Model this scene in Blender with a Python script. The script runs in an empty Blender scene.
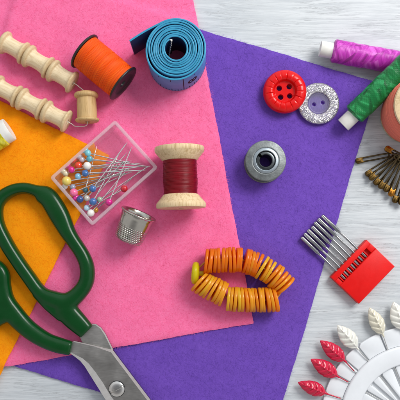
import bpy, bmesh, math, random
import numpy as np
from mathutils import Vector, Matrix, Quaternion

random.seed(7); rng = np.random.default_rng(11)
PI = math.pi
SC = bpy.context.scene
SC.unit_settings.system = 'METRIC'
SC.unit_settings.scale_length = 0.01            # one unit is a centimetre
COL = SC.collection

# ---------------------------------------------------------------- camera geometry
H, CX, CY = 32.0, 0.0, -2.5                      # height and foot point of the camera
def W(px, py, z=0.0):
    """world point at height z that stands where the reference shows (px, py)"""
    gx, gy = (px-200)/20.0, (200-py)/20.0
    k = (H-z)/H
    return Vector((CX+(gx-CX)*k, CY+(gy-CY)*k, z))
def S(n, z=0.0): return n/20.0*(H-z)/H

# ---------------------------------------------------------------- object helpers
class MB:
    def __init__(s): s.v=[]; s.f=[]; s.uv=[]
    def add(s, vs, fs, uvs=None):
        b=len(s.v); s.v += [tuple(v) for v in vs]
        for i,f in enumerate(fs):
            s.f.append([b+k for k in f]); s.uv.append(uvs[i] if uvs else [(0,0)]*len(f))
        return s
    def lathe(s, prof, n=48, o=(0,0,0), axis=(0,0,1), fn=None, a0=0, a1=2*PI):
        """prof: (r, h) along the axis; fn(r,h,a)->(r,h) shapes it by angle"""
        o=Vector(o); A=Vector(axis).normalized()
        X=A.orthogonal().normalized() if abs(A.z)<.999 else Vector((1,0,0)); Y=A.cross(X)
        full=abs(a1-a0-2*PI)<1e-6; m=n if full else n+1
        L=[0]
        for i in range(1,len(prof)): L.append(L[-1]+math.dist(prof[i],prof[i-1]))
        vs=[]
        for (r,h) in prof:
            for k in range(m):
                a=a0+(a1-a0)*k/n; rr,hh=(r,h) if fn is None else fn(r,h,a)
                vs.append(o+A*hh+(X*math.cos(a)+Y*math.sin(a))*rr)
        fs=[];uv=[]
        for i in range(len(prof)-1):
            for k in range(n):
                k2=(k+1)%m
                fs.append((i*m+k,i*m+k2,(i+1)*m+k2,(i+1)*m+k))
                uv.append(((k/n,L[i]),((k+1)/n,L[i]),((k+1)/n,L[i+1]),(k/n,L[i+1])))
        return s.add(vs,fs,uv)
    def tube(s, pts, r, n=8, closed=False, caps=True):
        pts=[Vector(p) for p in pts]; N=len(pts)
        rs=r if isinstance(r,(list,tuple)) else [r]*N
        vs=[];ref=None
        for i,p in enumerate(pts):
            if closed: t=pts[(i+1)%N]-pts[i-1]
            else: t=pts[min(i+1,N-1)]-pts[max(i-1,0)]
            t.normalize()
            if ref is None: ref=t.orthogonal()
            ref=(ref-t*ref.dot(t))
            if ref.length<1e-6: ref=t.orthogonal()
            ref.normalize(); b=t.cross(ref)
            for k in range(n):
                a=2*PI*k/n; vs.append(p+(ref*math.cos(a)+b*math.sin(a))*rs[i])
        fs=[]
        for i in range(N if closed else N-1):
            j=(i+1)%N
            for k in range(n):
                k2=(k+1)%n; fs.append((i*n+k,i*n+k2,j*n+k2,j*n+k))
        if caps and not closed:
            fs.append(tuple(range(n-1,-1,-1))); fs.append(tuple((N-1)*n+k for k in range(n)))
        return s.add(vs,fs)
    def flat_tube(s, pts, ws, hs, n=20, closed=False, e=0.8):
        """limb of super-elliptic section, wide in the xy plane"""
        pts=[Vector(p) for p in pts]; N=len(pts); vs=[]
        for i,p in enumerate(pts):
            t=(pts[(i+1)%N]-pts[i-1]) if closed else (pts[min(i+1,N-1)]-pts[max(i-1,0)])
            t.normalize(); nx=Vector((-t.y,t.x,0)).normalized(); up=Vector((0,0,1))
            for k in range(n):
                a=2*PI*k/n; c,q=math.cos(a),math.sin(a)
                vs.append(p+nx*(math.copysign(abs(c)**e,c)*ws[i]/2)+up*(math.copysign(abs(q)**e,q)*hs[i]/2))
        fs=[]
        for i in range(N if closed else N-1):
            j=(i+1)%N
            for k in range(n):
                k2=(k+1)%n; fs.append((i*n+k,i*n+k2,j*n+k2,j*n+k))
        if not closed:
            fs.append(tuple(range(n-1,-1,-1))); fs.append(tuple((N-1)*n+k for k in range(n)))
        return s.add(vs,fs)
    def sphere(s, c, r, n=20, m=12, sc=(1,1,1)):
        c=Vector(c); vs=[c+Vector((0,0,r*sc[2]))]
        for i in range(1,m):
            t=PI*i/m
            for k in range(n):
                a=2*PI*k/n
                vs.append(c+Vector((r*sc[0]*math.sin(t)*math.cos(a),r*sc[1]*math.sin(t)*math.sin(a),r*sc[2]*math.cos(t))))
        vs.append(c-Vector((0,0,r*sc[2]))); fs=[]
        for k in range(n): fs.append((0,1+k,1+(k+1)%n))
        for i in range(m-2):
            for k in range(n):
                a=1+i*n; fs.append((a+k,a+n+k,a+n+(k+1)%n,a+(k+1)%n))
        l=len(vs)-1; a=1+(m-2)*n
        for k in range(n): fs.append((l,a+(k+1)%n,a+k))
        return s.add(vs,fs)
    def prism(s, outline, z0, z1, bev=0.0, zf=None):
        """outline: xy loop, ccw or cw; bevelled top rim"""
        pts=[Vector((p[0],p[1])) for p in outline]
        if sum(pts[i-1].x*pts[i].y-pts[i].x*pts[i-1].y for i in range(len(pts)))<0: pts=pts[::-1]
        n=len(pts)
        def inset(d):
            out=[]
            for i in range(n):
                a=(pts[i]-pts[i-1]).normalized(); b=(pts[(i+1)%n]-pts[i]).normalized()
                na=Vector((-a.y,a.x)); nb=Vector((-b.y,b.x)); m=(na+nb)
                m=m.normalized()/max(.35,m.normalized().dot(na)) if m.length>1e-5 else na
                out.append(pts[i]+m*d)
            return out
        rings=[(inset(bev*.6) if bev else pts,z0)]
        if bev: rings+= [(pts,z0+bev*.6),(pts,z1-bev),(inset(bev*.3),z1-bev*.3),(inset(bev),z1)]
        else: rings+=[(pts,z1)]
        vs=[Vector((p.x,p.y,z)) for r,z in rings for p in r]; fs=[]
        for i in range(len(rings)-1):
            for k in range(n): fs.append((i*n+k,i*n+(k+1)%n,(i+1)*n+(k+1)%n,(i+1)*n+k))
        fs.append(tuple(range(n-1,-1,-1))); b=(len(rings)-1)*n; fs.append(tuple(b+k for k in range(n)))
        return s.add(vs,fs)
    def xf(s, M):
        s.v=[tuple(M@Vector(v)) for v in s.v]; return s

def link(o):
    COL.objects.link(o); return o
def props(o, label=None, cat=None, group=None, kind=None):
    if label: o['label']=label
    if cat: o['category']=cat
    if group: o['group']=group
    if kind: o['kind']=kind
    return o
def wloc(o):
    p=Vector((0,0,0))
    while o is not None: p+=o.location; o=o.parent
    return p
def obj(name, mb, m, parent=None, local=False, at=None, ang=38, merge=False):
    """one mesh object; vertices are given in world coordinates unless local"""
    me=bpy.data.meshes.new(name)
    off=Vector((0,0,0))
    if parent is not None and not local: off=wloc(parent)
    if at is not None: off=Vector(at)
    me.from_pydata([tuple(Vector(v)-off) for v in mb.v],[],mb.f)
    uvl=me.uv_layers.new(name='UVMap')
    uvl.data.foreach_set('uv',[c for f in mb.uv for p in f for c in p])
    if merge:
        bm=bmesh.new(); bm.from_mesh(me); bmesh.ops.remove_doubles(bm,verts=bm.verts,dist=1e-4)
        bmesh.ops.recalc_face_normals(bm,faces=bm.faces); bm.to_mesh(me); bm.free()
    me.polygons.foreach_set('use_smooth',[True]*len(me.polygons))
    me.set_sharp_from_angle(angle=math.radians(ang))
    me.materials.append(m)
    o=link(bpy.data.objects.new(name,me))
    if at is not None and parent is None: o.location=at
    if parent is not None: o.parent=parent
    return o
def thing(name, loc, label, cat, group=None):
    o=link(bpy.data.objects.new(name,None)); o.location=loc; o.empty_display_size=.3
    return props(o,label,cat,group)
def dup_tree(o, parent=None):
    c=o.copy(); COL.objects.link(c); c.parent=parent
    for ch in list(o.children): dup_tree(ch,c)
    return c
def spline(pts, n=6, closed=False):
    P=[np.array(p,float) for p in pts]; N=len(P); out=[]
    for i in range(N if closed else N-1):
        if closed: p0,p1,p2,p3=P[i-1],P[i],P[(i+1)%N],P[(i+2)%N]
        else: p0,p1,p2,p3=P[max(i-1,0)],P[i],P[i+1],P[min(i+2,N-1)]
        for k in range(n):
            t=k/n
            out.append(.5*((2*p1)+(-p0+p2)*t+(2*p0-5*p1+4*p2-p3)*t*t+(-p0+3*p1-3*p2+p3)*t**3))
    if not closed: out.append(P[-1])
    return out

# ---------------------------------------------------------------- materials
class NT:
    def __init__(s,name):
        s.m=bpy.data.materials.new(name); s.m.use_nodes=True; s.t=s.m.node_tree; s.t.nodes.clear()
        s.out=s.n('ShaderNodeOutputMaterial')
    def n(s,typ,**kw):
        nd=s.t.nodes.new(typ)
        for k,v in kw.items():
            if k in nd.inputs.keys() if hasattr(nd.inputs,'keys') else False: nd.inputs[k].default_value=v
            else: setattr(nd,k,v)
        return nd
    def l(s,a,b): s.t.links.new(a,b)
    def math(s,op,a,b=None,c=None):
        nd=s.n('ShaderNodeMath'); nd.operation=op
        for i,x in enumerate((a,b,c)):
            if x is None: continue
            if isinstance(x,(int,float)): nd.inputs[i].default_value=x
            else: s.l(x,nd.inputs[i])
        return nd.outputs[0]
    def noise(s,vec,scale,detail=3,rough=.55,dist=0):
        nd=s.n('ShaderNodeTexNoise'); nd.inputs['Scale'].default_value=scale; nd.inputs['Detail'].default_value=detail
        nd.inputs['Roughness'].default_value=rough; nd.inputs['Distortion'].default_value=dist
        if vec is not None: s.l(vec,nd.inputs['Vector'])
        return nd
    def mapping(s,vec,scale=(1,1,1),rot=(0,0,0),loc=(0,0,0)):
        nd=s.n('ShaderNodeMapping'); nd.inputs['Scale'].default_value=scale; nd.inputs['Rotation'].default_value=rot
        nd.inputs['Location'].default_value=loc; s.l(vec,nd.inputs['Vector']); return nd.outputs[0]
    def ramp(s,fac,stops):
        nd=s.n('ShaderNodeValToRGB'); cr=nd.color_ramp
        while len(cr.elements)<len(stops): cr.elements.new(.5)
        for e,(p,c) in zip(cr.elements,stops): e.position=p; e.color=(*c,1) if len(c)==3 else c
        s.l(fac,nd.inputs[0]); return nd.outputs[0]
    def mix(s,fac,a,b,bt='MIX'):
        nd=s.n('ShaderNodeMix'); nd.data_type='RGBA'; nd.blend_type=bt
        for i,x in ((0,fac),(6,a),(7,b)):
            if isinstance(x,(int,float)): nd.inputs[i].default_value=x
            elif isinstance(x,tuple): nd.inputs[i].default_value=(*x,1) if len(x)==3 else x
            else: s.l(x,nd.inputs[i])
        return nd.outputs[2]
    def bump(s,h,strength=.3,dist=.02,normal=None):
        nd=s.n('ShaderNodeBump'); nd.inputs['Strength'].default_value=strength; nd.inputs['Distance'].default_value=dist
        s.l(h,nd.inputs['Height'])
        if normal is not None: s.l(normal,nd.inputs['Normal'])
        return nd.outputs[0]
    def bsdf(s,color,rough=.5,metal=0,spec=.5,normal=None,**kw):
        b=s.n('ShaderNodeBsdfPrincipled')
        for key,x in (('Base Color',color),('Roughness',rough),('Metallic',metal),('Specular IOR Level',spec)):
            if isinstance(x,(int,float)): b.inputs[key].default_value=x
            elif isinstance(x,tuple): b.inputs[key].default_value=(*x,1)
            else: s.l(x,b.inputs[key])
        if normal is not None: s.l(normal,b.inputs['Normal'])
        for k,v in kw.items(): b.inputs[k.replace('_',' ')].default_value=v
        return b.outputs[0]
    def done(s,sh): s.l(sh,s.out.inputs['Surface']); return s.m
def tc(t,which='Object'): return t.n('ShaderNodeTexCoord').outputs[which]

def pmat(name,c,rough=.4,metal=0,var=.12,vs=2.5,bump=.1,bs=30,spec=.5,rvar=.12,**kw):
    """general procedural material: colour mottling, roughness smears, fine bump"""
    t=NT(name); v=tc(t)
    n=t.noise(v,vs,4); d=tuple(max(0,x*(1-var)) for x in c); u=tuple(min(1,x*(1+var)) for x in c)
    col=t.mix(t.math('MULTIPLY_ADD',n.outputs[0],1.6,-.3),d,u)
    r=t.math('MULTIPLY_ADD',t.noise(v,vs*2.2,5).outputs[0],rvar*2,rough-rvar)
    nb=t.bump(t.noise(v,bs,3).outputs[0],bump,.02) if bump else None
    return t.done(t.bsdf(col,r,metal,spec,nb,**kw))

def felt_mat(name,c,dark,light):
    t=NT(name); v=tc(t)
    big=t.noise(v,.45,3,.5); mid=t.noise(v,2.6,4,.6,.6)
    w=t.n('ShaderNodeVectorMath'); w.operation='MULTIPLY_ADD'; t.l(t.noise(v,1.3,2).outputs[1],w.inputs[0])
    w.inputs[1].default_value=(1.1,1.1,0); t.l(v,w.inputs[2])
    f1=t.noise(t.mapping(w.outputs[0],(5,25,1),(0,0,.5)),1.6,4,.65)
    f2=t.noise(t.mapping(w.outputs[0],(22,4.5,1),(0,0,-.35)),1.7,4,.65)
    fine=t.noise(v,34,3,.6)
    fib=t.math('MAXIMUM',f1.outputs[0],f2.outputs[0])
    k=t.math('ADD',t.math('MULTIPLY',mid.outputs[0],.20),t.math('ADD',t.math('MULTIPLY',fib,.62),t.math('MULTIPLY',big.outputs[0],.12)))
    col=t.ramp(k,[(.28,dark),(.50,c),(.76,light)])
    h=t.math('ADD',t.math('MULTIPLY',fib,.7),t.math('ADD',t.math('MULTIPLY',fine.outputs[0],.25),t.math('MULTIPLY',mid.outputs[0],.35)))
    nb=t.bump(h,.42,.05)
    return t.done(t.bsdf(col,.95,0,.1,nb,Sheen_Weight=.08,Sheen_Roughness=.5))

def thread_mat(name,c,pitch=.05,cross=0,rough=.42,sheen=.2,turns=0,bump=.6,light=None):
    """wound yarn from the UV (u round the spool, v in cm along it)"""
    t=NT(name); uv=tc(t,'UV'); sx=t.n('ShaderNodeSeparateXYZ'); t.l(uv,sx.inputs[0]); u,vv=sx.outputs[0],sx.outputs[1]
    ob=tc(t); nz=t.noise(ob,3,3); wob=t.math('MULTIPLY',nz.outputs[0],.5 if cross else .25)
    a=t.math('ADD',t.math('MULTIPLY',vv,1/pitch),t.math('ADD',t.math('MULTIPLY',u,turns or 1),wob))
    s1=t.math('SINE',t.math('MULTIPLY',a,2*PI))
    rnd=t.noise(t.mapping(uv,(.8,16,1)),2.2,3)
    h=s1
    shade=rnd.outputs[0]
    if cross:
        b=t.math('ADD',t.math('MULTIPLY',vv,1/pitch),t.math('SUBTRACT',wob,t.math('MULTIPLY',u,turns or 1)))
        s2=t.math('SINE',t.math('MULTIPLY',b,2*PI))
        cm=t.mapping(uv,(3.4,1,1))
        def band(r_,sx_,sy_,k_): return t.noise(t.mapping(t.mapping(cm,(1,1,1),(0,0,r_)),(sx_,sy_,1)),k_,2,.5,.3).outputs[0]
        sel=t.ramp(band(.75,.35,1.1,1.6),[(.485,(0,0,0)),(.515,(1,1,1))])      # patches of one or the other winding
        mx=t.n('ShaderNodeMix'); t.l(sel,mx.inputs[0]); t.l(s1,mx.inputs[2]); t.l(s2,mx.inputs[3]); h=mx.outputs[0]
        ms=t.n('ShaderNodeMix'); t.l(sel,ms.inputs[0]); t.l(band(.42,.22,2.3,2),ms.inputs[2]); t.l(band(-.42,.22,2.3,2),ms.inputs[3])
        shade=t.math('ADD',t.math('MULTIPLY',sel,.12),t.math('SUBTRACT',t.math('MULTIPLY',ms.outputs[0],1.3),.22))  # satin sheen of the windings put into the colour as pale and dark bands
    d=tuple(x*(.50 if cross else .66) for x in c); l=light or tuple(min(1,x*1.3+.015) for x in c)
    col=t.ramp(shade,[(.28,d),(.5,c),(.75,l)])
    col=t.mix(t.math('MULTIPLY_ADD',h,-.18,.18),col,tuple(x*.35 for x in c))
    nb=t.bump(h,bump,.02)
    return t.done(t.bsdf(col,rough,0,.42 if cross else .22,nb,Sheen_Weight=sheen*.15,Sheen_Roughness=.35,Anisotropic=.5))

def wood_mat(name,c,dark,scale=1.0,axis=0,rough=.5,rim=None):
    """turned wood: grain stretched along the local axis"""
    t=NT(name); v=tc(t); sc=[11,11,11]; sc[axis]=1.1
    g=t.noise(t.mapping(v,tuple(x*scale for x in sc)),1.0,5,.6,.7); blot=t.noise(v,1.3,3)
    fl=t.noise(t.mapping(v,tuple(x*scale*3 for x in sc)),1.4,2)
    col=t.ramp(t.math('ADD',t.math('MULTIPLY',g.outputs[0],.72),t.math('MULTIPLY',blot.outputs[0],.3)),[(.36,dark),(.52,c),(.7,tuple(min(1,x*1.13) for x in c))])
    col=t.mix(t.ramp(fl.outputs[0],[(.62,(0,0,0)),(.70,(.45,.45,.45))]),col,dark)
    if rim:                                   # the lips are end grain, stained a darker tan
        sx=t.n('ShaderNodeSeparateXYZ'); t.l(v,sx.inputs[0])
        rr=t.math('SQRT',t.math('ADD',t.math('MULTIPLY',sx.outputs[1],sx.outputs[1]),t.math('MULTIPLY',sx.outputs[2],sx.outputs[2])))
        k=t.math('MULTIPLY',t.math('SUBTRACT',rr,rim[0]),1/(rim[1]-rim[0])); k.node.use_clamp=True
        col=t.mix(t.math('MULTIPLY',k,t.math('MULTIPLY_ADD',blot.outputs[0],.6,.2)),col,rim[2])
    nb=t.bump(g.outputs[0],.25,.02)
    return t.done(t.bsdf(col,t.math('MULTIPLY_ADD',blot.outputs[0],.25,rough-.1),0,.4,nb,Subsurface_Weight=.0))

def clear_mat(name,milk=.08,tint=(1,1,1),gl=.06,milkcol=(.9,.88,.9),ior=1.22):
    """thin clear plastic: lets light through, a Fresnel gloss, a little milky scatter"""
    t=NT(name); v=tc(t); tr=t.n('ShaderNodeBsdfTransparent'); tr.inputs[0].default_value=(*tint,1)
    gs=t.n('ShaderNodeBsdfGlossy'); gs.inputs['Roughness'].default_value=gl; gs.inputs['Color'].default_value=(.95,.95,.95,1)
    lw=t.n('ShaderNodeFresnel'); lw.inputs[0].default_value=ior
    scr=t.noise(t.mapping(v,(6,1.3,3),(0,0,.6)),5,4)
    t.l(t.bump(scr.outputs[0],.06,.02),gs.inputs['Normal'])
    m1=t.n('ShaderNodeMixShader'); t.l(lw.outputs[0],m1.inputs[0]); t.l(tr.outputs[0],m1.inputs[1]); t.l(gs.outputs[0],m1.inputs[2])
    df=t.n('ShaderNodeBsdfDiffuse'); df.inputs[0].default_value=(*milkcol,1)
    ts=t.n('ShaderNodeBsdfTranslucent'); ts.inputs[0].default_value=(*milkcol,1)
    ad=t.n('ShaderNodeMixShader'); ad.inputs[0].default_value=.5; t.l(df.outputs[0],ad.inputs[1]); t.l(ts.outputs[0],ad.inputs[2])
    fac=t.math('MULTIPLY',t.math('MULTIPLY_ADD',scr.outputs[0],.8,.6),milk)
    m2=t.n('ShaderNodeMixShader'); t.l(fac,m2.inputs[0]); t.l(m1.outputs[0],m2.inputs[1]); t.l(ad.outputs[0],m2.inputs[2])
    return t.done(m2.outputs[0])

# ---------------------------------------------------------------- world, lamp, camera
wd=bpy.data.worlds.new('World'); SC.world=wd; wd.use_nodes=True
nt=wd.node_tree; nt.nodes.clear()
wo=nt.nodes.new('ShaderNodeOutputWorld'); bg=nt.nodes.new('ShaderNodeBackground'); nt.links.new(bg.outputs[0],wo.inputs[0])
g=nt.nodes.new('ShaderNodeTexCoord'); dv=nt.nodes.new('ShaderNodeVectorMath'); dv.operation='DOT_PRODUCT'
dv.inputs[1].default_value=Vector((.35,.75,.55)).normalized()
nt.links.new(g.outputs['Generated'],dv.inputs[0])
cr=nt.nodes.new('ShaderNodeValToRGB'); nt.links.new(dv.outputs['Value'],cr.inputs[0])
e=cr.color_ramp.elements; e[0].position=0.0; e[0].color=(.56,.555,.57,1); e[1].position=.95; e[1].color=(.95,1.0,1.08,1)
dz=nt.nodes.new('ShaderNodeVectorMath'); dz.operation='DOT_PRODUCT'; dz.inputs[1].default_value=Vector((-.05,-.16,1)).normalized()
nt.links.new(g.outputs['Generated'],dz.inputs[0])
cz=nt.nodes.new('ShaderNodeValToRGB'); nt.links.new(dz.outputs['Value'],cz.inputs[0])
cz.color_ramp.elements[0].position=.80; cz.color_ramp.elements[0].color=(1,1,1,1); cz.color_ramp.elements[1].position=.985; cz.color_ramp.elements[1].color=(.30,.30,.31,1)
mz=nt.nodes.new('ShaderNodeMix'); mz.data_type='RGBA'; mz.blend_type='MULTIPLY'; mz.inputs[0].default_value=1
nt.links.new(cr.outputs[0],mz.inputs[6]); nt.links.new(cz.outputs[0],mz.inputs[7])
nt.links.new(mz.outputs[2],bg.inputs[0]); bg.inputs[1].default_value=.95

ld=bpy.data.lights.new('window_light','AREA'); ld.shape='RECTANGLE'; ld.size=26; ld.size_y=26; ld.energy=31500; ld.color=(1,.985,.955)
lo=link(bpy.data.objects.new('window_light',ld)); lo.location=(33,29,43)
lo.rotation_euler=(Vector((0,0,0))-lo.location).to_track_quat('-Z','Y').to_euler()

cd=bpy.data.cameras.new('camera'); cam=link(bpy.data.objects.new('camera',cd)); cam.location=(CX,CY,H)
cd.sensor_width=36; cd.lens=36*H/20; cd.shift_y=-CY/20; cd.clip_start=.5; cd.clip_end=500
SC.camera=cam
SC.view_settings.view_transform='Standard'; SC.view_settings.look='None'; SC.view_settings.exposure=0; SC.view_settings.gamma=1
try: SC.cycles.max_bounces=10; SC.cycles.transparent_max_bounces=24
except Exception: pass

# ---------------------------------------------------------------- tabletop
def tabletop():
    t=NT('whitewashed wood'); v=tc(t)
    w=t.n('ShaderNodeVectorMath'); w.operation='MULTIPLY_ADD'; t.l(t.noise(t.mapping(v,(.12,.5,1)),1,2).outputs[1],w.inputs[0])
    w.inputs[1].default_value=(0,.9,0); t.l(v,w.inputs[2])
    g1=t.noise(t.mapping(w.outputs[0],(.28,6.5,1),(0,0,-.03)),1.0,6,.68,.4)
    g2=t.noise(t.mapping(w.outputs[0],(.9,22,1),(0,0,-.03)),1.0,4,.6,.2)
    g3=t.noise(t.mapping(w.outputs[0],(.1,2.2,1)),1.0,2)
    pore=t.noise(t.mapping(w.outputs[0],(2.2,48,1),(0,0,-.03)),1.0,2,.5)
    k=t.math('ADD',t.math('MULTIPLY',g1.outputs[0],.55),t.math('ADD',t.math('MULTIPLY',g2.outputs[0],.25),t.math('MULTIPLY',g3.outputs[0],.2)))
    col=t.ramp(k,[(.30,(.36,.39,.41)),(.42,(.485,.515,.535)),(.53,(.575,.605,.62)),(.70,(.66,.685,.695))])
    line=t.ramp(g1.outputs[0],[(.476,(0,0,0)),(.497,(.75,.75,.75)),(.518,(0,0,0))])
    line2=t.math('MULTIPLY',line,t.ramp(t.noise(t.mapping(v,(.4,1.5,1)),1,2).outputs[0],[(.42,(0,0,0)),(.62,(1,1,1))]))
    col=t.mix(line2,col,(.33,.34,.35))
    col=t.mix(t.ramp(pore.outputs[0],[(.60,(0,0,0)),(.74,(.3,.3,.3))]),col,(.44,.45,.46))
    h=t.math('SUBTRACT',g2.outputs[0],t.math('MULTIPLY',line2,.8))
    m=t.done(t.bsdf(col,.55,0,.35,t.bump(h,.35,.03)))
    mb=MB(); mb.prism([(-70,-70),(70,-70),(70,70),(-70,70)],-2.0,0.0)
    o=obj('tabletop',mb,m); props(o,'white washed wooden tabletop with fine grey grain lines','tabletop',kind='structure')
tabletop()

# ---------------------------------------------------------------- felt sheets
def g2(px,py): return np.array([(px-200)/20.0,(200-py)/20.0])
TH=.13
class Rect:
    def __init__(s,c,u,v,lu,lv): s.c=np.array(c); s.u=np.array(u)/np.linalg.norm(u); s.v=np.array(v)/np.linalg.norm(v); s.lu=lu; s.lv=lv
    def inside(s,x,y):
        p=np.stack([np.asarray(x)-s.c[0],np.asarray(y)-s.c[1]],-1); a=p@s.u; b=p@s.v
        return np.minimum(np.minimum(a,s.lu-a),np.minimum(b,s.lv-b))
def sstep(d,a,b):
    t=np.clip((d-a)/(b-a),0,1); return t*t*(3-2*t)
pc=g2(378,83.4); PUR=Rect(pc,g2(240,42)-pc,g2(283,400)-g2(346,190),18.4,18.75)
kc=g2(253.5,322.5); PINK=Rect(kc,g2(193,0)-kc,g2(0,367)-kc,19.5,19.0)
oc=g2(110.5,156.5); ORA=Rect(oc,(-2,1),(-1,-2),13.0,13.5)
def z_pur(x,y): return np.zeros_like(x)+.003+.012*(np.sin(x*.7+1)*np.sin(y*.6)+1)
def top_pur(x,y): return z_pur(x,y)+TH
def z_pink(x,y): return .004+(TH+.02)*sstep(PUR.inside(x,y),-.45,.02)+.012*(np.sin(x*.5+y*.3)+1)
def top_pink(x,y): return z_pink(x,y)+TH
def z_ora(x,y): return .004+top_pink(x,y)+.010*(np.sin(x*.8-y*.5)+1)
def top_ora(x,y): return z_ora(x,y)+TH
def top(x,y):
    x=np.asarray(float(x)); y=np.asarray(float(y))
    if ORA.inside(x,y)>0: return float(top_ora(x,y))
    if PINK.inside(x,y)>0: return float(top_pink(x,y))
    if PUR.inside(x,y)>0: return float(top_pur(x,y))
    return 0.0
def topp(px,py): p=W(px,py,.3); return top(p.x,p.y)

def felt(name,R,zb,m,label,dens,seed):
    r=np.random.default_rng(seed)
    nu,nv=int(R.lu/.13),int(R.lv/.13)
    a=np.linspace(0,R.lu,nu+1); b=np.linspace(0,R.lv,nv+1)
    A,B=np.meshgrid(a,b,indexing='ij')
    wob=lambda s,p: .014*np.sin(s*1.1+p)+.007*np.sin(s*4.3+2*p)+.005*np.sin(s*11+p*3)
    fade=lambda d: np.exp(-d/.25)
    A2=A+fade(A)*wob(B,seed)-fade(R.lu-A)*wob(B,seed+1); B2=B+fade(B)*wob(A,seed+2)-fade(R.lv-B)*wob(A,seed+3)
    X=R.c[0]+A2*R.u[0]+B2*R.v[0]; Y=R.c[1]+A2*R.u[1]+B2*R.v[1]
    base=zb(X,Y); ed=np.minimum(np.minimum(A,R.lu-A),np.minimum(B,R.lv-B))
    Zt=base+TH-.045*np.exp(-ed/.05)+.012*np.sin(X*3.1+Y*2)*np.sin(Y*2.7-X)
    n1=nv+1; idx=np.arange((nu+1)*(nv+1)).reshape(nu+1,nv+1); off=idx.size
    V=np.concatenate([np.stack([X,Y,Zt],-1).reshape(-1,3),np.stack([X,Y,base],-1).reshape(-1,3)])
    q=np.stack([idx[:-1,:-1],idx[1:,:-1],idx[1:,1:],idx[:-1,1:]],-1).reshape(-1,4)
    F=[q if np.cross(R.u,R.v)>0 else q[:,::-1]]; F.append(F[0][:,::-1]+off)
    loop=np.concatenate([idx[:,0],idx[-1,1:],idx[-2::-1,-1],idx[0,-2:0:-1]]); nx=np.roll(loop,-1)
    F.append(np.stack([loop,nx,nx+off,loop+off],-1))
    # matted wool fibres lying on the sheet and fringing its cut edge
    n=int(R.lu*R.lv*dens); fa=r.random(n)*R.lu; fb=r.random(n)*R.lv
    ne=int((R.lu+R.lv)*2*20); s=r.integers(0,4,ne); tt=r.random(ne); inn=r.random(ne)*.05
    ea=np.where(s==0,inn,np.where(s==1,R.lu-inn,tt*R.lu)); eb=np.where(s==2,inn,np.where(s==3,R.lv-inn,tt*R.lv))
    fa=np.concatenate([fa,ea]); fb=np.concatenate([fb,eb]); N=len(fa)
    px=R.c[0]+fa*R.u[0]+fb*R.v[0]; py=R.c[1]+fa*R.u[1]+fb*R.v[1]
    keep=(np.abs(px)<11.5)&(np.abs(py)<11.5); N0=len(px); px,py=px[keep],py[keep]; N=len(px)
    th=r.random(N)*2*PI; cu=r.normal(0,2.2,N); ln=np.where(np.arange(N0)<n,r.uniform(.08,.26,N0),r.uniform(.04,.13,N0))[keep]; wd_=r.uniform(.0035,.007,N); lift=r.uniform(0,.008,N)
    SEG=4; pts=[]
    x,y=px.copy(),py.copy()
    for k in range(SEG+1):
        f=k/SEG; z=zb(x,y)+TH+.006+.014*np.sin(x*3.1+y*2)*np.sin(y*2.7-x)*.8+lift*np.sin(f*PI)
        ins=R.inside(x,y); z=np.where(ins<0.0,zb(x,y)+TH*.55+np.maximum(ins,-.25)*.25,z-.045*np.exp(-np.abs(ins)/.05))
        pts.append(np.stack([x,y,z],-1)); an=th+cu*f*1.2
        x=x+np.cos(an)*ln/SEG; y=y+np.sin(an)*ln/SEG
    vs=[]
    for k in range(SEG+1):
        an=th+cu*(k/SEG)*1.2; nrm=np.stack([-np.sin(an),np.cos(an),np.full(N,.04)],-1); w=wd_*(1-.5*abs(k/SEG-.5))
        vs.append(pts[k]+nrm*w[:,None]/2); vs.append(pts[k]-nrm*w[:,None]/2)
    FV=np.stack(vs,1).reshape(-1,3); b0=len(V)+np.arange(N)*(2*(SEG+1))
    for k in range(SEG): F.append(np.stack([b0+2*k,b0+2*k+1,b0+2*k+3,b0+2*k+2],-1))
    V=np.concatenate([V,FV]); F=np.concatenate(F)
    c=np.array([*(R.c+R.u*R.lu/2+R.v*R.lv/2),0.0])
    me=bpy.data.meshes.new(name); me.vertices.add(len(V)); me.vertices.foreach_set('co',(V-c).astype(np.float32).ravel())
    me.loops.add(F.size); me.loops.foreach_set('vertex_index',F.astype(np.int32).ravel())
    me.polygons.add(len(F)); me.polygons.foreach_set('loop_start',np.arange(0,F.size,4,dtype=np.int32))
    me.update(calc_edges=True); me.validate()
    me.polygons.foreach_set('use_smooth',[True]*len(me.polygons)); me.set_sharp_from_angle(angle=math.radians(50))
    me.materials.append(m)
    o=link(bpy.data.objects.new(name,me)); o.location=c
    props(o,label,'felt','sheets of craft felt laid over each other')
felt('felt_sheet',PUR,z_pur,felt_mat('purple felt',(.150,.066,.42),(.104,.044,.32),(.205,.100,.51)),'purple felt sheet lying directly on the white wood, lowest of the three',90,3)
felt('felt_sheet',PINK,z_pink,felt_mat('pink felt',(.90,.165,.355),(.82,.110,.275),(.93,.25,.455)),'pink felt sheet lying over the purple felt and under the orange felt',90,5)
felt('felt_sheet',ORA,z_ora,felt_mat('orange felt',(.97,.315,.003),(.90,.225,.002),(.98,.40,.010)),'orange felt sheet lying on the pink felt under the scissors',90,8)

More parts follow.
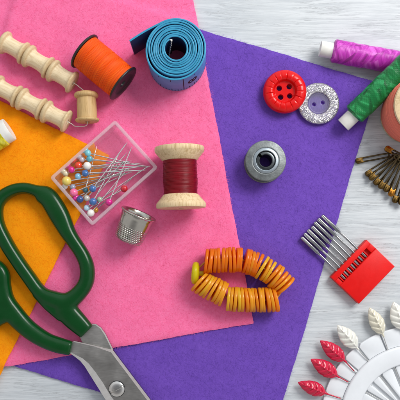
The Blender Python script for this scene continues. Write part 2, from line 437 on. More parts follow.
# ---------------------------------------------------------------- shared materials
M={}
M['pale_wood']=wood_mat('pale turned wood',(.72,.60,.40),(.56,.42,.24),1.0,0,.5)
M['tan_wood']=wood_mat('tan turned wood',(.56,.37,.16),(.42,.26,.10),1.0,0,.5)
M['spool_wood']=wood_mat('birch spool wood',(.72,.55,.34),(.52,.35,.18),1.0,0,.5)
M['string']=pmat('white cotton string',(.72,.70,.64),.8,0,.15,8,.4,60)
M['black_plastic']=pmat('black moulded plastic',(.012,.011,.012),.38,0,.3,4,.05,30)
M['steel_pin']=pmat('polished pin steel',(.70,.69,.66),.22,1,.12,4,.03,60)
M['white_plastic']=pmat('white moulded plastic',(.74,.76,.78),.35,0,.04,2,.04,30)
M['white_tube']=pmat('white card tube',(.74,.73,.68),.5,0,.08,5,.1,40)

# ---------------------------------------------------------------- small wooden spools strung in two rows
def spool_wood():
    m=wood_mat('pale turned wood along grain',(.76,.63,.42),(.60,.46,.26),1.0,0,.48)
    return m
def small_spool_mb(L,R=.575,rb=.385,bore=.14):
    lip=.275; p=[(bore,0),(R*.76,0),(R*.90,.025),(R*.98,.075),(R*1.01,.135),(R*.99,.195),(R*.93,.240),(R*.84,.262),(R*.775,lip)]
    nseg=14
    for i in range(nseg+1):
        f=i/nseg; x=lip+.004+(L-lip-.165)*f; d=min(f,1-f)/.5
        r=rb+(R*.765-rb)*max(0,1-d/.8)**2.6 if f<.5 else rb+(R*.83-rb)*max(0,1-d/1.0)**2.4
        p.append((r,x))
    p+=[(R*.90,L-.155),(R*.96,L-.14),(R*.985,L-.11),(R*.985,L-.07),(R*.94,L-.03),(R*.84,L),(bore,L),(bore,0)]
    return MB().lathe(p,44,(0,0,0),(1,0,0))
def place_axis(o,a,b):
    d=(b-a).normalized(); o.location=a; o.rotation_mode='QUATERNION'
    o.rotation_quaternion=Vector((1,0,0)).rotation_difference(d)
first=None
rows=[([(2.5,41.5),(26.8,55),(51,69.6),(75,84)],'upper',['pale wooden spool at the frame edge, first of the upper strung row','pale wooden spool in the middle of the upper strung row','pale wooden spool beside the orange thread reel, last of the upper strung row']),
      ([(-4.5,85.5),(20,98),(44.3,110.6),(69.5,122.8)],'lower',['pale wooden spool cut by the frame edge, first of the lower strung row','pale wooden spool in the middle of the lower strung row','pale wooden spool nearest the tan spool, last of the lower strung row'])]
GS='small wooden spools strung on white string'
ends={}
for pts,nm,labs in rows:
    ww=[]
    for q in pts:
        z=topp(*q)+.585; ww.append(W(q[0],q[1],z))
    ends[nm]=ww
    for i in range(3):
        a,b=ww[i],ww[i+1]; L=(b-a).length-.085
        if first is None:
            m_=wood_mat('pale turned wood along grain',(.76,.62,.40),(.60,.44,.24),1.0,0,.48,rim=(.42,.52,(.50,.345,.165)))
            first=obj('wooden_spool',small_spool_mb(1.40),m_,local=True); o=first
        else: o=first.copy(); COL.objects.link(o)
        place_axis(o,a,b); o.scale=(L/1.40,1,1)
        o.rotation_quaternion=o.rotation_quaternion@Quaternion((1,0,0),1.3*i+len(nm))
        props(o,labs[i],'spool',GS)
z0=topp(87,107)+.60
ta,tb=W(86.2,92.5,z0),W(87.4,122,z0)
o=obj('wooden_spool',small_spool_mb((tb-ta).length,.585,.475),M['tan_wood'],local=True); place_axis(o,ta,tb)
props(o,'tan wooden spool, darker than the rest, standing across between the two strung rows','spool',GS)
sp=[ends['upper'][0]+Vector((-.3,.2,-.05)),ends['upper'][1],ends['upper'][2],ends['upper'][3]+Vector((.02,0,-.02)),
    ends['upper'][3]+Vector((.18,-.12,-.02)),W(83.5,90.3,z0),ta+Vector((.03,.02,0)),(ta+tb)/2,tb+Vector((0,-.02,0)),tb+Vector((-.12,-.17,-.1)),W(80,126.3,z0-.2),W(74.5,126,z0-.1),
    ends['lower'][3]+Vector((.01,0,0)),ends['lower'][2],ends['lower'][1],ends['lower'][0]+Vector((-.3,.1,0))]
o=obj('string',MB().tube(spline(sp,6),.019,8),M['string'],at=sp[0])
props(o,'white cotton string threaded through the small wooden spools','string')

# ---------------------------------------------------------------- wound thread on a reel
def wound_profile(rf,h0,h1,pitch,amp,seed):
    r=random.Random(seed); p=[]; n=int((h1-h0)/pitch)
    for i in range(n):
        h=h0+(h1-h0)*(i+.5)/n; w=(h1-h0)/n; a=amp*r.uniform(.6,1.3); j=r.uniform(-amp,amp)*.6
        p+=[(rf(h)-a+j*.3,h-w*.5),(rf(h)+j,h-w*.18),(rf(h)+j,h+w*.18)]
    p.append((rf(h1)-amp,h1)); return p

def fuzz(mb,o,ax,rf,h0,h1,n,seed):
    r=random.Random(seed); A=Vector(ax).normalized(); X=A.orthogonal().normalized(); Y=A.cross(X)
    for i in range(n):
        h=r.uniform(h0,h1); an=r.uniform(0,2*PI); da=r.uniform(.04,.16)*r.choice((-1,1)); dh=r.uniform(-.05,.05); lf=r.uniform(.004,.035)
        P_=[Vector(o)+A*(h+dh*f)+(X*math.cos(an+da*f)+Y*math.sin(an+da*f))*(rf(h)-.004+lf*math.sin(f*PI*.8)) for f in (0,.33,.66,1)]
        mb.tube(P_,[.0045,.0045,.004,.002],4,caps=False)
    return mb

# orange thread reel
zc=topp(104,67)+.955; a=W(83.5,50.5,zc); b=W(124,84.4,zc); ax=(b-a).normalized(); L=(b-a).length
T=thing('thread_reel',Vector(((a.x+b.x)/2,(a.y+b.y)/2,zc-.955)),'orange thread on a reel with black plastic ends, lying on pink felt','thread reel')
for s_,(o_,d_) in enumerate(((a,ax),(b,-ax))):
    prof=[(.17,.5),(.17,.10),(.20,.06),(.56,.06),(.60,.03),(.64,0),(.90,0),(.94,.02),(.955,.05),(.955,.08),(.93,.11),(.80,.12),(.3,.12)]
    obj('flange',MB().lathe(prof,56,o_,d_),M['black_plastic'],T)
obj('hub',MB().lathe([(.18,.1),(.18,L-.1)],24,a,ax),M['black_plastic'],T)
obj('thread',fuzz(MB().lathe([(.3,.121)]+wound_profile(lambda h:.855+.02*math.sin((h/L)*PI),.122,L-.122,.052,.009,2)+[(.3,L-.121)],72,a,ax),a,ax,lambda h:.868,.15,L-.15,150,5),
    thread_mat('orange thread',(.95,.092,.002),.052,rough=.55,sheen=.0,bump=.3,light=(.98,.165,.004)),T)

# dark red thread on a birch spool
zc=topp(180,177)+1.185; a=W(179.3,147.0,zc); b=W(181.2,208.3,zc); ax=(b-a).normalized(); L=(b-a).length
T=thing('thread_spool',Vector(((a.x+b.x)/2,(a.y+b.y)/2,zc-1.185)),'dark red thread on a wooden spool lying on the pink felt','thread spool')
cone=[(.15,0),(.85,0),(1.12,.004),(1.165,.02),(1.185,.06),(1.185,.20),(1.165,.25),(.86,.62),(.78,.68)]
wm=wood_mat('birch spool wood along y',(.70,.53,.31),(.50,.34,.16),1.0,1,.5)
sw=MB().lathe(cone+[(.70,.69),(.70,L-.69)]+[(r,L-h) for r,h in cone[::-1]]+[(.15,0)],64,a,ax)
obj('spool_body',sw,wm,T)
obj('thread',fuzz(MB().lathe([(.65,.60)]+wound_profile(lambda h:.815+.012*math.sin(h*5),.60,L-.60,.055,.009,4)+[(.65,L-.60)],72,a,ax),a,ax,lambda h:.822,.65,L-.65,110,6),
    thread_mat('dark red thread',(.190,.001,.007),.06,rough=.40,sheen=0,bump=.3,light=(.30,.003,.014)),T)

# coral thread on a standing spool at the right edge
c=Vector((10.40,4.2,0)); T=thing('thread_spool',c,'coral thread on a standing wooden spool at the right edge','thread spool')
zt=2.45; cw=wood_mat('birch end wood',(.62,.47,.28),(.46,.32,.16),.8,2,.55)
obj('spool_body',MB().lathe([(.2,zt),(1.30,zt+.01),(1.40,zt-.02),(1.44,zt-.08),(1.42,zt-.16),(1.2,zt-.2),(.6,zt-.22),(.6,.2),(1.3,.2),(1.4,.15),(1.4,.04),(1.3,0),(.2,0),(.2,zt)],56,c),cw,T)
def cr_(h): f=(h-.18)/(zt-.42); return 1.36+.22*math.sin(min(1,max(0,f))*PI*.80+.20)
obj('thread',MB().lathe([(.6,.18)]+wound_profile(cr_,.18,zt-.21,.06,.012,9)+[(.6,zt-.2)],80,c),
    thread_mat('coral thread',(.97,.245,.16),.036,rough=.7,sheen=0,bump=.3),T)

# cross-wound thread tubes
def thread_tube(a,b,rt,rb,cap,m,label,bulge=.03,end_r=None):
    ax=(b-a).normalized(); L=(b-a).length
    T=thing('thread_tube',Vector(((a.x+b.x)/2,(a.y+b.y)/2,min(a.z,b.z)-rb)),label,'thread tube','thread wound on white tubes')
    obj('tube',MB().lathe([(.001,.03),(rt*.5,.028),(rt*.66,.012),(rt*.76,0),(rt*.97,0),(rt,.025),(rt,cap*.6),(rt,L-.02),(rt*.9,L),(.001,L)],40,a,ax),M['white_tube'],T)
    p=[(rt*.98,cap*.97)]; n=70; r=random.Random(label)
    for i in range(n+1):
        f=i/n; e=min(f,1-f); taper=min(1,e/.025)
        p.append((rt+(rb-rt)*math.sqrt(taper)+bulge*math.sin(f*PI)*.5+.008*math.sin(f*37)+.006*r.uniform(-1,1),cap+(L-2*cap)*f))
    p.append((rt*.98,L-cap*.97))
    obj('thread',MB().lathe(p,64,a,ax,fn=lambda r_,h,an:(r_+.009*math.sin(2*an+h*2.3)+.007*math.sin(3*an-h*3.7),h)),m,T)
    return T
zp=.56
thread_tube(W(320.2,48.6,zp),W(424,67.5,zp),.375,.545,S(12,zp),thread_mat('magenta rayon thread',(.56,.030,.47),.042,1,.34,.12,27,.22,light=(.82,.16,.70)),'bright magenta thread wound on a white tube, lying under the green one')
ga=W(343.2,125.2,.56); gb=W(421.5,49.5,1.95)
thread_tube(ga,gb,.365,.535,S(13.5,zp),thread_mat('green rayon thread',(.003,.20,.045),.042,1,.34,.12,27,.22,light=(.04,.44,.14)),'emerald green thread wound on a white tube, resting across the magenta one')
zy=topp(4,140)+.61
thread_tube(W(9.6,129.2,zy),W(-48,163.9,zy),.575,.62,S(8,zy),thread_mat('yellow rayon thread',(.72,.62,.012),.042,1,.4,.12,27,.22,light=(.86,.80,.12)),'yellow thread on a wide white tube, cut off by the left edge',bulge=.02)

# ---------------------------------------------------------------- rolled tape measure
def tape():
    zb=topp(176,60)+.004; ht=2.03; zt=zb+ht
    c=W(175.5,48.5,zt); c.z=zb
    T=thing('tape_measure',c,'blue tape measure rolled into a coil, its loose end pointing left','tape measure')
    ri,ro=.50,1.40; turns=9.0; aend=math.radians(121.7); n=1100; th=.086
    pts=[]
    for i in range(n+1):
        f=i/n; an=aend-(1-f)*turns*2*PI; r=ri+(ro-ri)*f
        tl=f*turns                     # the loose outer turn bags out at the lower left
        if tl>turns-1.0:
            d=math.degrees(an-aend)+360; r+=.075*math.sin(min(1,max(0,d/230))*PI)**2
        r+=.010*math.sin(an*2.3)+.012*math.sin(an*.71+2)
        pts.append((r*math.cos(an),r*math.sin(an)))
    e=Vector(pts[-1]); tip=W(129.6,40.6,zt)-c; tip=Vector((tip.x,tip.y))
    for k in range(1,15):
        f=k/14; p=e.lerp(tip,f); q=(tip-e).normalized(); nn=Vector((-q.y,q.x)); p=p+nn*(-.03*math.sin(f*PI)); pts.append((p.x,p.y))
    mb=MB(); P=[Vector(p) for p in pts]; N=len(P); vs=[]
    for i,p in enumerate(P):
        t=(P[min(i+1,N-1)]-P[max(i-1,0)]).normalized(); nn=Vector((t.y,-t.x))*th/2
        j=.028*math.sin(i*.0153)+.018*math.sin(i*.0573+1)+.012*math.sin(i*.211)
        z1=ht-.03+j
        for q,z in ((p+nn,.0),(p+nn,z1-.012),(p+nn*.72,z1),(p-nn*.72,z1),(p-nn,z1-.012),(p-nn,.0)): vs.append((q.x,q.y,z))
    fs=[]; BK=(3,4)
    for i in range(N-1):
        for k in range(6): fs.append((i*6+k,i*6+(k+1)%6,(i+1)*6+(k+1)%6,(i+1)*6+k))
    fs+=[(5,4,3,2,1,0),tuple((N-1)*6+k for k in range(6))]
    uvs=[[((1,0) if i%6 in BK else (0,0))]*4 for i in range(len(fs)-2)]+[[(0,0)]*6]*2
    mb.add(vs,fs,uvs)
    tm=NT('blue tape fabric'); v=tc(tm); nz=tm.noise(tm.mapping(v,(1,1,1)),3,4)
    gn=tm.n('ShaderNodeNewGeometry'); sz=tm.n('ShaderNodeSeparateXYZ'); tm.l(gn.outputs['Normal'],sz.inputs[0])
    side=tm.mix(nz.outputs[0],(.060,.165,.40),(.10,.23,.50)); edge=tm.mix(nz.outputs[0],(.010,.19,.36),(.05,.36,.54))
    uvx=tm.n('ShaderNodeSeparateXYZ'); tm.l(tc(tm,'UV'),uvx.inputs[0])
    side=tm.mix(tm.math('GREATER_THAN',uvx.outputs[0],.5),side,(.008,.022,.075))      # the back of the tape is coloured a darker navy
    col=tm.mix(tm.math('GREATER_THAN',sz.outputs[2],.45),side,edge)
    weave=tm.noise(v,40,2)
    tapem=tm.done(tm.bsdf(col,.42,0,.4,tm.bump(weave.outputs[0],.15,.02)))
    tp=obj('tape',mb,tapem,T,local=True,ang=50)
    # printed scale on the outer face
    ink=pmat('black printing ink',(.006,.006,.012),.6,0,.2,8,0,spec=.1)
    def outer(an):
        f=1-(aend-an)/(turns*2*PI); r=ri+(ro-ri)*f; d=math.degrees(an-aend)+360
        if d>0: r+=.075*math.sin(min(1,max(0,d/230))*PI)**2
        r+=.010*math.sin(an*2.3)+.012*math.sin(an*.71+2)
        return r+th/2+.004
    def patch(a0,a1,z0,z1):
        vs=[];fs=[];n=4
        for k in range(n+1):
            an=a0+(a1-a0)*k/n; r=outer(an)
            for z in (z0,z1): vs.append((r*math.cos(an),r*math.sin(an),z))
        for k in range(n): fs.append((2*k,2*k+2,2*k+3,2*k+1))
        obj('scale_mark',MB().add(vs,fs),ink,T,local=True)
    a_ref=math.radians(-76)      # the full line next to the number
    for i in range(-32,33):
        an=a_ref+i*.1025
        if an<aend-2*PI+.3 or an>aend-.2: continue
        hgt=.13 if i%2 else .22 if i%4 else .32
        patch(an-.012,an+.012,.06,.06+hgt)
        if i%4==0: patch(an-.010,an+.010,ht-.36,ht-.12)
    for i in (0,10,-10): patch(a_ref+i*.205-.014,a_ref+i*.205+.014,.06,ht-.1)
    cu=bpy.data.curves.new('figure','FONT'); cu.body='8'; cu.offset=.02; cu.size=1.15; cu.align_x='CENTER'
    tmp=link(bpy.data.objects.new('figure',cu)); bpy.context.view_layer.update()
    me=bpy.data.meshes.new_from_object(tmp.evaluated_get(bpy.context.evaluated_depsgraph_get()))
    bpy.data.objects.remove(tmp)
    # the figure stands sideways on the band, bent round it
    bm=bmesh.new(); bm.from_mesh(me); bmesh.ops.subdivide_edges(bm,edges=[e for e in bm.edges if e.calc_length()>.12],cuts=2)
    bmesh.ops.triangulate(bm,faces=bm.faces)
    for w_ in bm.verts:
        x,y=w_.co.x,w_.co.y; an=a_ref+.17+y*.62/1.45; r=outer(an)+.002
        w_.co=(r*math.cos(an),r*math.sin(an),ht*.5+x*1.0)
    bm.to_mesh(me); bm.free(); me.materials.clear(); me.materials.append(ink)
    fo=link(bpy.data.objects.new('printed_number',me)); fo.parent=T
    # twisted metal end clip inside the coil
    p0=W(171.6,39.6,zt-.05)-c; p1=W(168.4,57.5,1.25)-c; d=p1-p0; dl=d.length; dn=d.normalized(); sx=dn.orthogonal().normalized(); sy=dn.cross(sx)
    mb=MB(); n=60
    for ph in (0,PI):                              # two strands of wire twisted together
        mb.tube([p0+d*(i/n)+(sx*math.cos(i*.42+ph)+sy*math.sin(i*.42+ph))*.030 for i in range(n+1)],.032,8)
    obj('metal_clip',mb,M['steel_pin'],T,local=True)
tape()

# ---------------------------------------------------------------- pin box and its pearl pins
zb=.47; bh=.95
cor=[(115,119.6),(158.3,167.4),(92,226),(49.6,177.4)]
rim=[W(x,y,zb+bh) for x,y in cor]
cen=sum(rim,Vector())/4; cen.z=zb-.02
def rounded(pts,r,n=5):
    out=[]; N=len(pts)
    for i in range(N):
        p=Vector(pts[i][:2]); a=(Vector(pts[i-1][:2])-p).normalized(); b=(Vector(pts[(i+1)%N][:2])-p).normalized()
        for k in range(n+1):
            f=k/n; out.append(p+a*r*(1-f)**2+b*r*f**2)
    return out
def scaled(pts,d):
    out=[]; N=len(pts)
    for i in range(N):
        p=Vector(pts[i][:2]); a=(Vector(pts[i-1][:2])-p).normalized(); b=(Vector(pts[(i+1)%N][:2])-p).normalized()
        out.append(p+(a+b)*d)
    return out
T=thing('pin_box',cen,'clear plastic open box holding the pearl headed pins','box')
zb_=cen.z
def ring_wall(pts,prof,r=.16):
    """prof: (inset, z) loop swept round the rounded outline"""
    mb=MB(); rings=[[Vector((q.x,q.y,z)) for q in rounded(scaled(pts,d),max(.03,r-d*.6))] for d,z in prof]; n=len(rings[0])
    vs=[v for R_ in rings for v in R_]; fs=[]
    for i in range(len(rings)):
        j=(i+1)%len(rings)
        for k in range(n): fs.append((i*n+k,i*n+(k+1)%n,j*n+(k+1)%n,j*n+k))
    return mb.add(vs,fs)
bp=[(v.x,v.y) for v in rim]
clear=clear_mat('clear box plastic',.09,(.99,.985,.99),.08); clear_rim=clear_mat('moulded rim plastic',.30,(.985,.975,.98),.12,(.95,.88,.91),1.35)
obj('wall',ring_wall(bp,[(.07,zb_+.07),(.035,zb_+bh-.08),(.115,zb_+bh-.08),(.15,zb_+.07)]),clear,T)
fl=MB(); fl.prism(rounded(scaled(bp,.065),.12),zb_,zb_+.066,.02); obj('floor',fl,clear_mat('box floor plastic',.05,(.99,.985,.99),.10,ior=1.15),T)
obj('rim',ring_wall(bp,[(0,zb_+bh-.078),(-.005,zb_+bh-.04),(.01,zb_+bh-.005),(.04,zb_+bh+.008),(.13,zb_+bh+.008),(.155,zb_+bh-.01),(.155,zb_+bh-.078)]),clear_rim,T)

def pearl(name,c,pearly=True,clearh=False):
    if clearh: return pmat(name,c,.08,0,.1,3,.0,30,spec=.6,rvar=.04,Transmission_Weight=.35,Coat_Weight=.5)
    return pmat(name,c,.24,0,.12,5,.03,30,spec=.55,rvar=.05,Coat_Weight=.6,Coat_Roughness=.12,Sheen_Weight=.1)
hues={'aqua':(.20,.58,.66),'teal':(.09,.36,.44),'lilac':(.58,.50,.55),'scarlet':(.78,.05,.012),'white':(.80,.77,.72),'magenta':(.66,.004,.24),
 'cream':(.74,.66,.46),'sky blue':(.19,.46,.66),'blue':(.035,.13,.36),'yellow':(.74,.58,.12),'slate':(.30,.34,.46),'pink':(.85,.14,.32),
 'navy':(.022,.06,.22),'dark teal':(.03,.14,.17),'grey cream':(.55,.52,.46),'pale blue':(.42,.58,.70),'green':(.30,.40,.28),'amber':(.60,.28,.01),'red':(.55,.003,.015)}
hm={k:pearl(k+' pin head',v,clearh=k in('amber',)) for k,v in hues.items()}
# colour, head position, head radius (px), direction point, layer, label
PINS=[('aqua',(87.8,153),3.3,(146,167),3,'pin with an aqua pearl head, topmost in the clear box'),
('teal',(89.4,158.8),3.3,(152,167),2,'pin with a teal head just below the aqua one in the box'),
('lilac',(82,159.5),3.0,(141,164),1,'pin with a dull lilac head left of the teal head'),
('scarlet',(78.5,165.5),3.7,(138,171),1,'pin with an orange red head left of the large white pearl'),
('white',(87.2,165.8),4.0,(151,167),3,'pin with a large white pearl head below the teal head'),
('magenta',(71.3,169.8),3.4,(131,161),2,'pin with a magenta head at the upper left of the pin heap'),
('cream',(65.6,173.4),3.1,(126,164),1,'pin with a cream head above the big yellow pearl'),
('sky blue',(78,176.5),3.3,(138,167),2,'pin with a sky blue head in the middle of the left heads'),
('blue',(85.2,173.2),3.5,(148,170),3,'pin with a dark blue head under the large white pearl'),
('yellow',(66.6,181),4.7,(128,173),3,'pin with the biggest head, a yellow pearl at the left of the box'),
('white',(65,186.3),3.0,(124,174),0,'pin with a white head half hidden under the yellow pearl'),
('slate',(72.6,187),3.0,(133,172),1,'pin with a slate grey head above the pink one'),
('pink',(73.8,192.4),4.0,(130,168.5),3,'pin with a bright pink pearl head at the left wall'),
('magenta',(75.9,197.4),3.4,(130,172),1,'pin with a magenta head tucked under the pink pearl'),
('navy',(80,199.3),3.6,(126,161),2,'pin with a navy head right below the pink pearl'),
('dark teal',(85.3,189.8),2.9,(99,138),1,'pin with a dark teal head, its shaft pointing to the top of the box'),
('blue',(92.8,188.8),3.5,(126,144),3,'pin with a blue head right of the dark teal one, alone in the middle'),
('grey cream',(86.8,198.2),3.1,(124,156),1,'pin with a grey cream head between the navy and blue heads'),
('blue',(93,201.7),3.8,(121,150),3,'pin with a blue head in the lower group, over the pale blue one'),
('pale blue',(86.8,207.8),3.1,(122,163),1,'pin with a pale blue head above the lowest white pearl'),
('white',(90.9,213),3.7,(128,168),2,'pin with a white pearl head in the bottom corner of the box'),
('green',(99.6,199.6),3.1,(140,172),1,'pin with a sage green head right of the lower blue ones'),
('amber',(95.6,210),3.0,(132,178),0,'pin with a clear amber head right of the lowest white pearl'),
('magenta',(109,202.3),3.6,(131,149),2,'pin with a magenta head alone near the lower right wall'),
('red',(124.2,188.8),3.6,(82,212),2,'pin with a red head alone at the right, shaft pointing back left')]
inb=scaled(bp,.21)
def inside_box(p):
    s=[]
    for i in range(4):
        a=Vector(inb[i]); b=Vector(inb[(i+1)%4]); s.append((b.x-a.x)*(p.y-a.y)-(b.y-a.y)*(p.x-a.x))
    return all(x<=0 for x in s) or all(x>=0 for x in s)
zf=zb_+.066
for i,(hu,hp,hr,tp,lay,lab) in enumerate(PINS):
    r=S(hr,zf+.3); zh=zf+r+.01+lay*.085
    h=W(hp[0],hp[1],zh)
    zt_=zf+.05+.035*((i*5)%9)+.03*lay
    t=W(tp[0],tp[1],zt_); d=(t-h); L=3.0; dn=d.normalized(); tip=h+dn*L
    while not inside_box(tip) and L>1.3: L-=.05; tip=h+dn*L
    T=thing('pearl_pin',h,lab,'pin','pearl headed pins in the clear box')
    obj('shaft',MB().tube([h+dn*r*.8,h+dn*(L*.5)+Vector((0,0,.012)),h+dn*(L-.25),tip],[.027,.027,.026,.004],8),M['steel_pin'],T)
    obj('head',MB().sphere(h,r,24,16),hm[hu],T)

# ---------------------------------------------------------------- thimble
def thimble():
    R1,R2,L=.82,.69,1.44
    zg=topp(134,230)
    tilt=math.atan2(R1-R2,L)+math.radians(5)
    d=Vector((.40,.915,0)).normalized(); ax=Vector((d.x*math.cos(tilt),d.y*math.cos(tilt),math.sin(tilt)))
    cb=W(127.8,240.8,zg+.66); cb.z=zg+R2*math.cos(tilt)+.05
    T=thing('thimble',Vector((cb.x+d.x*.6,cb.y+d.y*.6,zg)),'silver metal thimble lying on its side on pink felt beside the pin box','thimble')
    t=NT('dimpled thimble steel'); uv=tc(t,'UV'); sx=t.n('ShaderNodeSeparateXYZ'); t.l(uv,sx.inputs[0]); u,v=sx.outputs[0],sx.outputs[1]
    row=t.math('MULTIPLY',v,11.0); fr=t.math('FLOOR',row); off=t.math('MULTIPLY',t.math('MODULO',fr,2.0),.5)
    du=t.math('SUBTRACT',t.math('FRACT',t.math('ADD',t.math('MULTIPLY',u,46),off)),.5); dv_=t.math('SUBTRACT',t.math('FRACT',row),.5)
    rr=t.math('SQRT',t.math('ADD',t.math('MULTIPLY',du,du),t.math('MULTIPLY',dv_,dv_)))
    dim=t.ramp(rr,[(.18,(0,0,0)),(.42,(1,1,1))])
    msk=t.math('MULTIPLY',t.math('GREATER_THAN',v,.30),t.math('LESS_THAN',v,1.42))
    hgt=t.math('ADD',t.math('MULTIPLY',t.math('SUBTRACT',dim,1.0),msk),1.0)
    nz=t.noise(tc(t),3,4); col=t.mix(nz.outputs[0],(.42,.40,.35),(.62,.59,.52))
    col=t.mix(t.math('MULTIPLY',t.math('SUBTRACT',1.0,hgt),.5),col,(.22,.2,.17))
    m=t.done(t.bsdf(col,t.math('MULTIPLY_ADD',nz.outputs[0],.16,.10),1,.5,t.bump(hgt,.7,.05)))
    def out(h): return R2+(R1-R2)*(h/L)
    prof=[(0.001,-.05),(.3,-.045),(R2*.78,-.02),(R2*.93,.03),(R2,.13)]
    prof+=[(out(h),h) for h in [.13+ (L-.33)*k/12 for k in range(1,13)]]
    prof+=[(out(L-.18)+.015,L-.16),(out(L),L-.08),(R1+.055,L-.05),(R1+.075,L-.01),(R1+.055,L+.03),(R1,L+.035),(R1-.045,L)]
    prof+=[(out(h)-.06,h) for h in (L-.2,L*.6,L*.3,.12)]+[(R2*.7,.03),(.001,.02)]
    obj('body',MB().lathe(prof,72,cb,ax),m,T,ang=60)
thimble()

# ---------------------------------------------------------------- buttons
def holed_plate(outer,holes,z0,z1):
    """flat plate with true holes; returns verts and faces"""
    bm=bmesh.new(); es=[]; loops=[]
    for lp in [outer]+holes:
        vs=[bm.verts.new((p[0],p[1],z1)) for p in lp]; loops.append(vs)
        for i in range(len(vs)): es.append(bm.edges.new((vs[i],vs[(i+1)%len(vs)])))
    bmesh.ops.triangle_fill(bm,use_beauty=True,use_dissolve=False,edges=es)
    for f in bm.faces:
        if f.normal.z<0: f.normal_flip()
    for vs in loops[1:]:
        ch=.03; n=len(vs); low=[bm.verts.new((v.co.x,v.co.y,z0)) for v in vs]
        for i in range(n): bm.faces.new((vs[(i+1)%n],vs[i],low[i],low[(i+1)%n]))
    bm.verts.index_update(); V=[v.co.copy() for v in bm.verts]; F=[[v.index for v in f.verts] for f in bm.faces]; bm.free()
    return V,F
def circ(cx,cy,r,n): return [(cx+r*math.cos(2*PI*k/n),cy+r*math.sin(2*PI*k/n)) for k in range(n)]

zg=topp(318,103); c=W(318.6,103.4,zg+.2); c.z=zg+.01
T=thing('button',c,'clear glittery two hole button on purple felt beside the red button','button','buttons on the purple felt')
t=NT('silver glitter in clear resin'); v=tc(t)
vo=t.n('ShaderNodeTexVoronoi'); vo.inputs['Scale'].default_value=36; t.l(v,vo.inputs['Vector'])
ge=t.n('ShaderNodeNewGeometry'); vm=t.n('ShaderNodeVectorMath'); vm.operation='MULTIPLY_ADD'; t.l(vo.outputs['Color'],vm.inputs[0]); vm.inputs[1].default_value=(1.2,1.2,.4); 
vs_=t.n('ShaderNodeVectorMath'); vs_.operation='SUBTRACT'; t.l(ge.outputs['Normal'],vs_.inputs[0]); vs_.inputs[1].default_value=(.6,.6,.2); t.l(vs_.outputs[0],vm.inputs[2])
nn=t.n('ShaderNodeVectorMath'); nn.operation='NORMALIZE'; t.l(vm.outputs[0],nn.inputs[0])
sp_=t.n('ShaderNodeSeparateXYZ'); t.l(vo.outputs['Color'],sp_.inputs[0])
flake=t.bsdf(t.ramp(sp_.outputs[1],[(0,(.28,.27,.30)),(.5,(.48,.47,.48)),(1,(.72,.70,.64))]),.34,.8,.5,nn.outputs[0])
resin=t.bsdf((.42,.38,.50),.1,0,.6,None,Transmission_Weight=.25)
dark=t.n('ShaderNodeMixShader'); t.l(t.math('GREATER_THAN',sp_.outputs[0],.30),dark.inputs[0]); t.l(resin,dark.inputs[1]); t.l(flake,dark.inputs[2])
glit=t.done(dark.outputs[0])
gp=[(.52,.06),(.85,.0),(.98,.03),(1.02,.10),(1.03,.17),(1.0,.235),(.93,.265),(.75,.275),(.60,.275),(.555,.26),(.525,.20),(.52,.06)]
obj('rim',MB().lathe(gp,72,c),glit,T,ang=50)
cl=clear_mat('clear button centre',.34,(.90,.88,.97),.05,(.72,.68,.86),1.4)
hl=[circ(c.x+S(dx),c.y-S(dy),.105,20) for dx,dy in ((-4.3,.8),(4.3,-1.0))]
V,F=holed_plate(circ(c.x,c.y,.519,56),hl,c.z+.02,c.z+.17); mb=MB().add(V,F)
mb.lathe([(.517,.175),(.49,.215),(.46,.19),(.44,.172)],56,c)
obj('centre',mb,cl,T,ang=30)

zg=topp(285,91); c=W(285.2,91.4,zg+.42); c.z=zg+.0
T=thing('button',c,'thick glossy red four hole button with grooved rim on purple felt','button','buttons on the purple felt')
red=pmat('glossy red button plastic',(.66,.004,.004),.2,0,.06,2,.03,25,spec=.36,rvar=.05)
def rb(r,h,a):
    if h>.30 and .44<r<1.03:
        g_=abs(math.sin(a*8.5+.4)) ; groove=max(0,1-g_/.26)**1.4
        w=math.sin(min(1,max(0,(r-.44)/.56))*PI)**.8
        return r,h-.055*groove*w
    return r,h
bpf=[(.40,.01),(.62,.02),(.88,.12),(1.02,.24),(1.065,.34),(1.06,.42),(1.02,.50),(.97,.555),(.90,.60),(.82,.63),(.74,.64),(.66,.632),(.60,.61),(.56,.57),(.535,.51),(.52,.44),(.50,.40),(.46,.385)]
tl=Matrix.Translation(c)@Quaternion((-.3,1,0),math.radians(-3)).to_matrix().to_4x4()@Matrix.Translation(-c)
obj('rim',MB().lathe(bpf,180,c,fn=rb).xf(tl),red,T,ang=55)
hl=[circ(c.x+S(dx),c.y-S(dy),.135,20) for dx,dy in ((4.4,-4.9),(-5.3,-3.5),(5.0,4.2),(-3.9,5.2))]
V,F=holed_plate(circ(c.x,c.y,.462,60),hl,c.z+.03,c.z+.386); mb=MB().add(V,F)
obj('centre',mb.xf(tl),red,T,ang=30)

# ---------------------------------------------------------------- metal bobbin
zg=topp(265,161); hb=.95; c=W(265.8,160.6,zg+hb); c.z=zg+.01
T=thing('bobbin',c,'grey metal bobbin standing on end on purple felt','bobbin')
bm_=pmat('dull zinc metal',(.19,.205,.205),.50,.8,.35,3,.35,12); dk=pmat('dark inner steel',(.09,.10,.105),.32,1,.2,4,.06,30)
lt=pmat('worn bright metal',(.34,.39,.42),.45,.9,.15,4,.12,24)
obj('upper_flange',MB().lathe([(.62,hb-.07),(.62,hb-.025),(.64,hb-.012),(.70,hb-.012),(.72,hb-.02),(.93,hb-.028),(.965,hb-.035),(.985,hb-.055),(.985,hb-.09),(.96,hb-.11),(.5,hb-.10)],72,c),bm_,T)
obj('lower_flange',MB().lathe([(.4,.10),(.96,.11),(.985,.09),(.985,.03),(.95,0),(.35,0)],72,c),bm_,T)
obj('core',MB().lathe([(.55,.09),(.55,hb-.09)],48,c),dk,T)
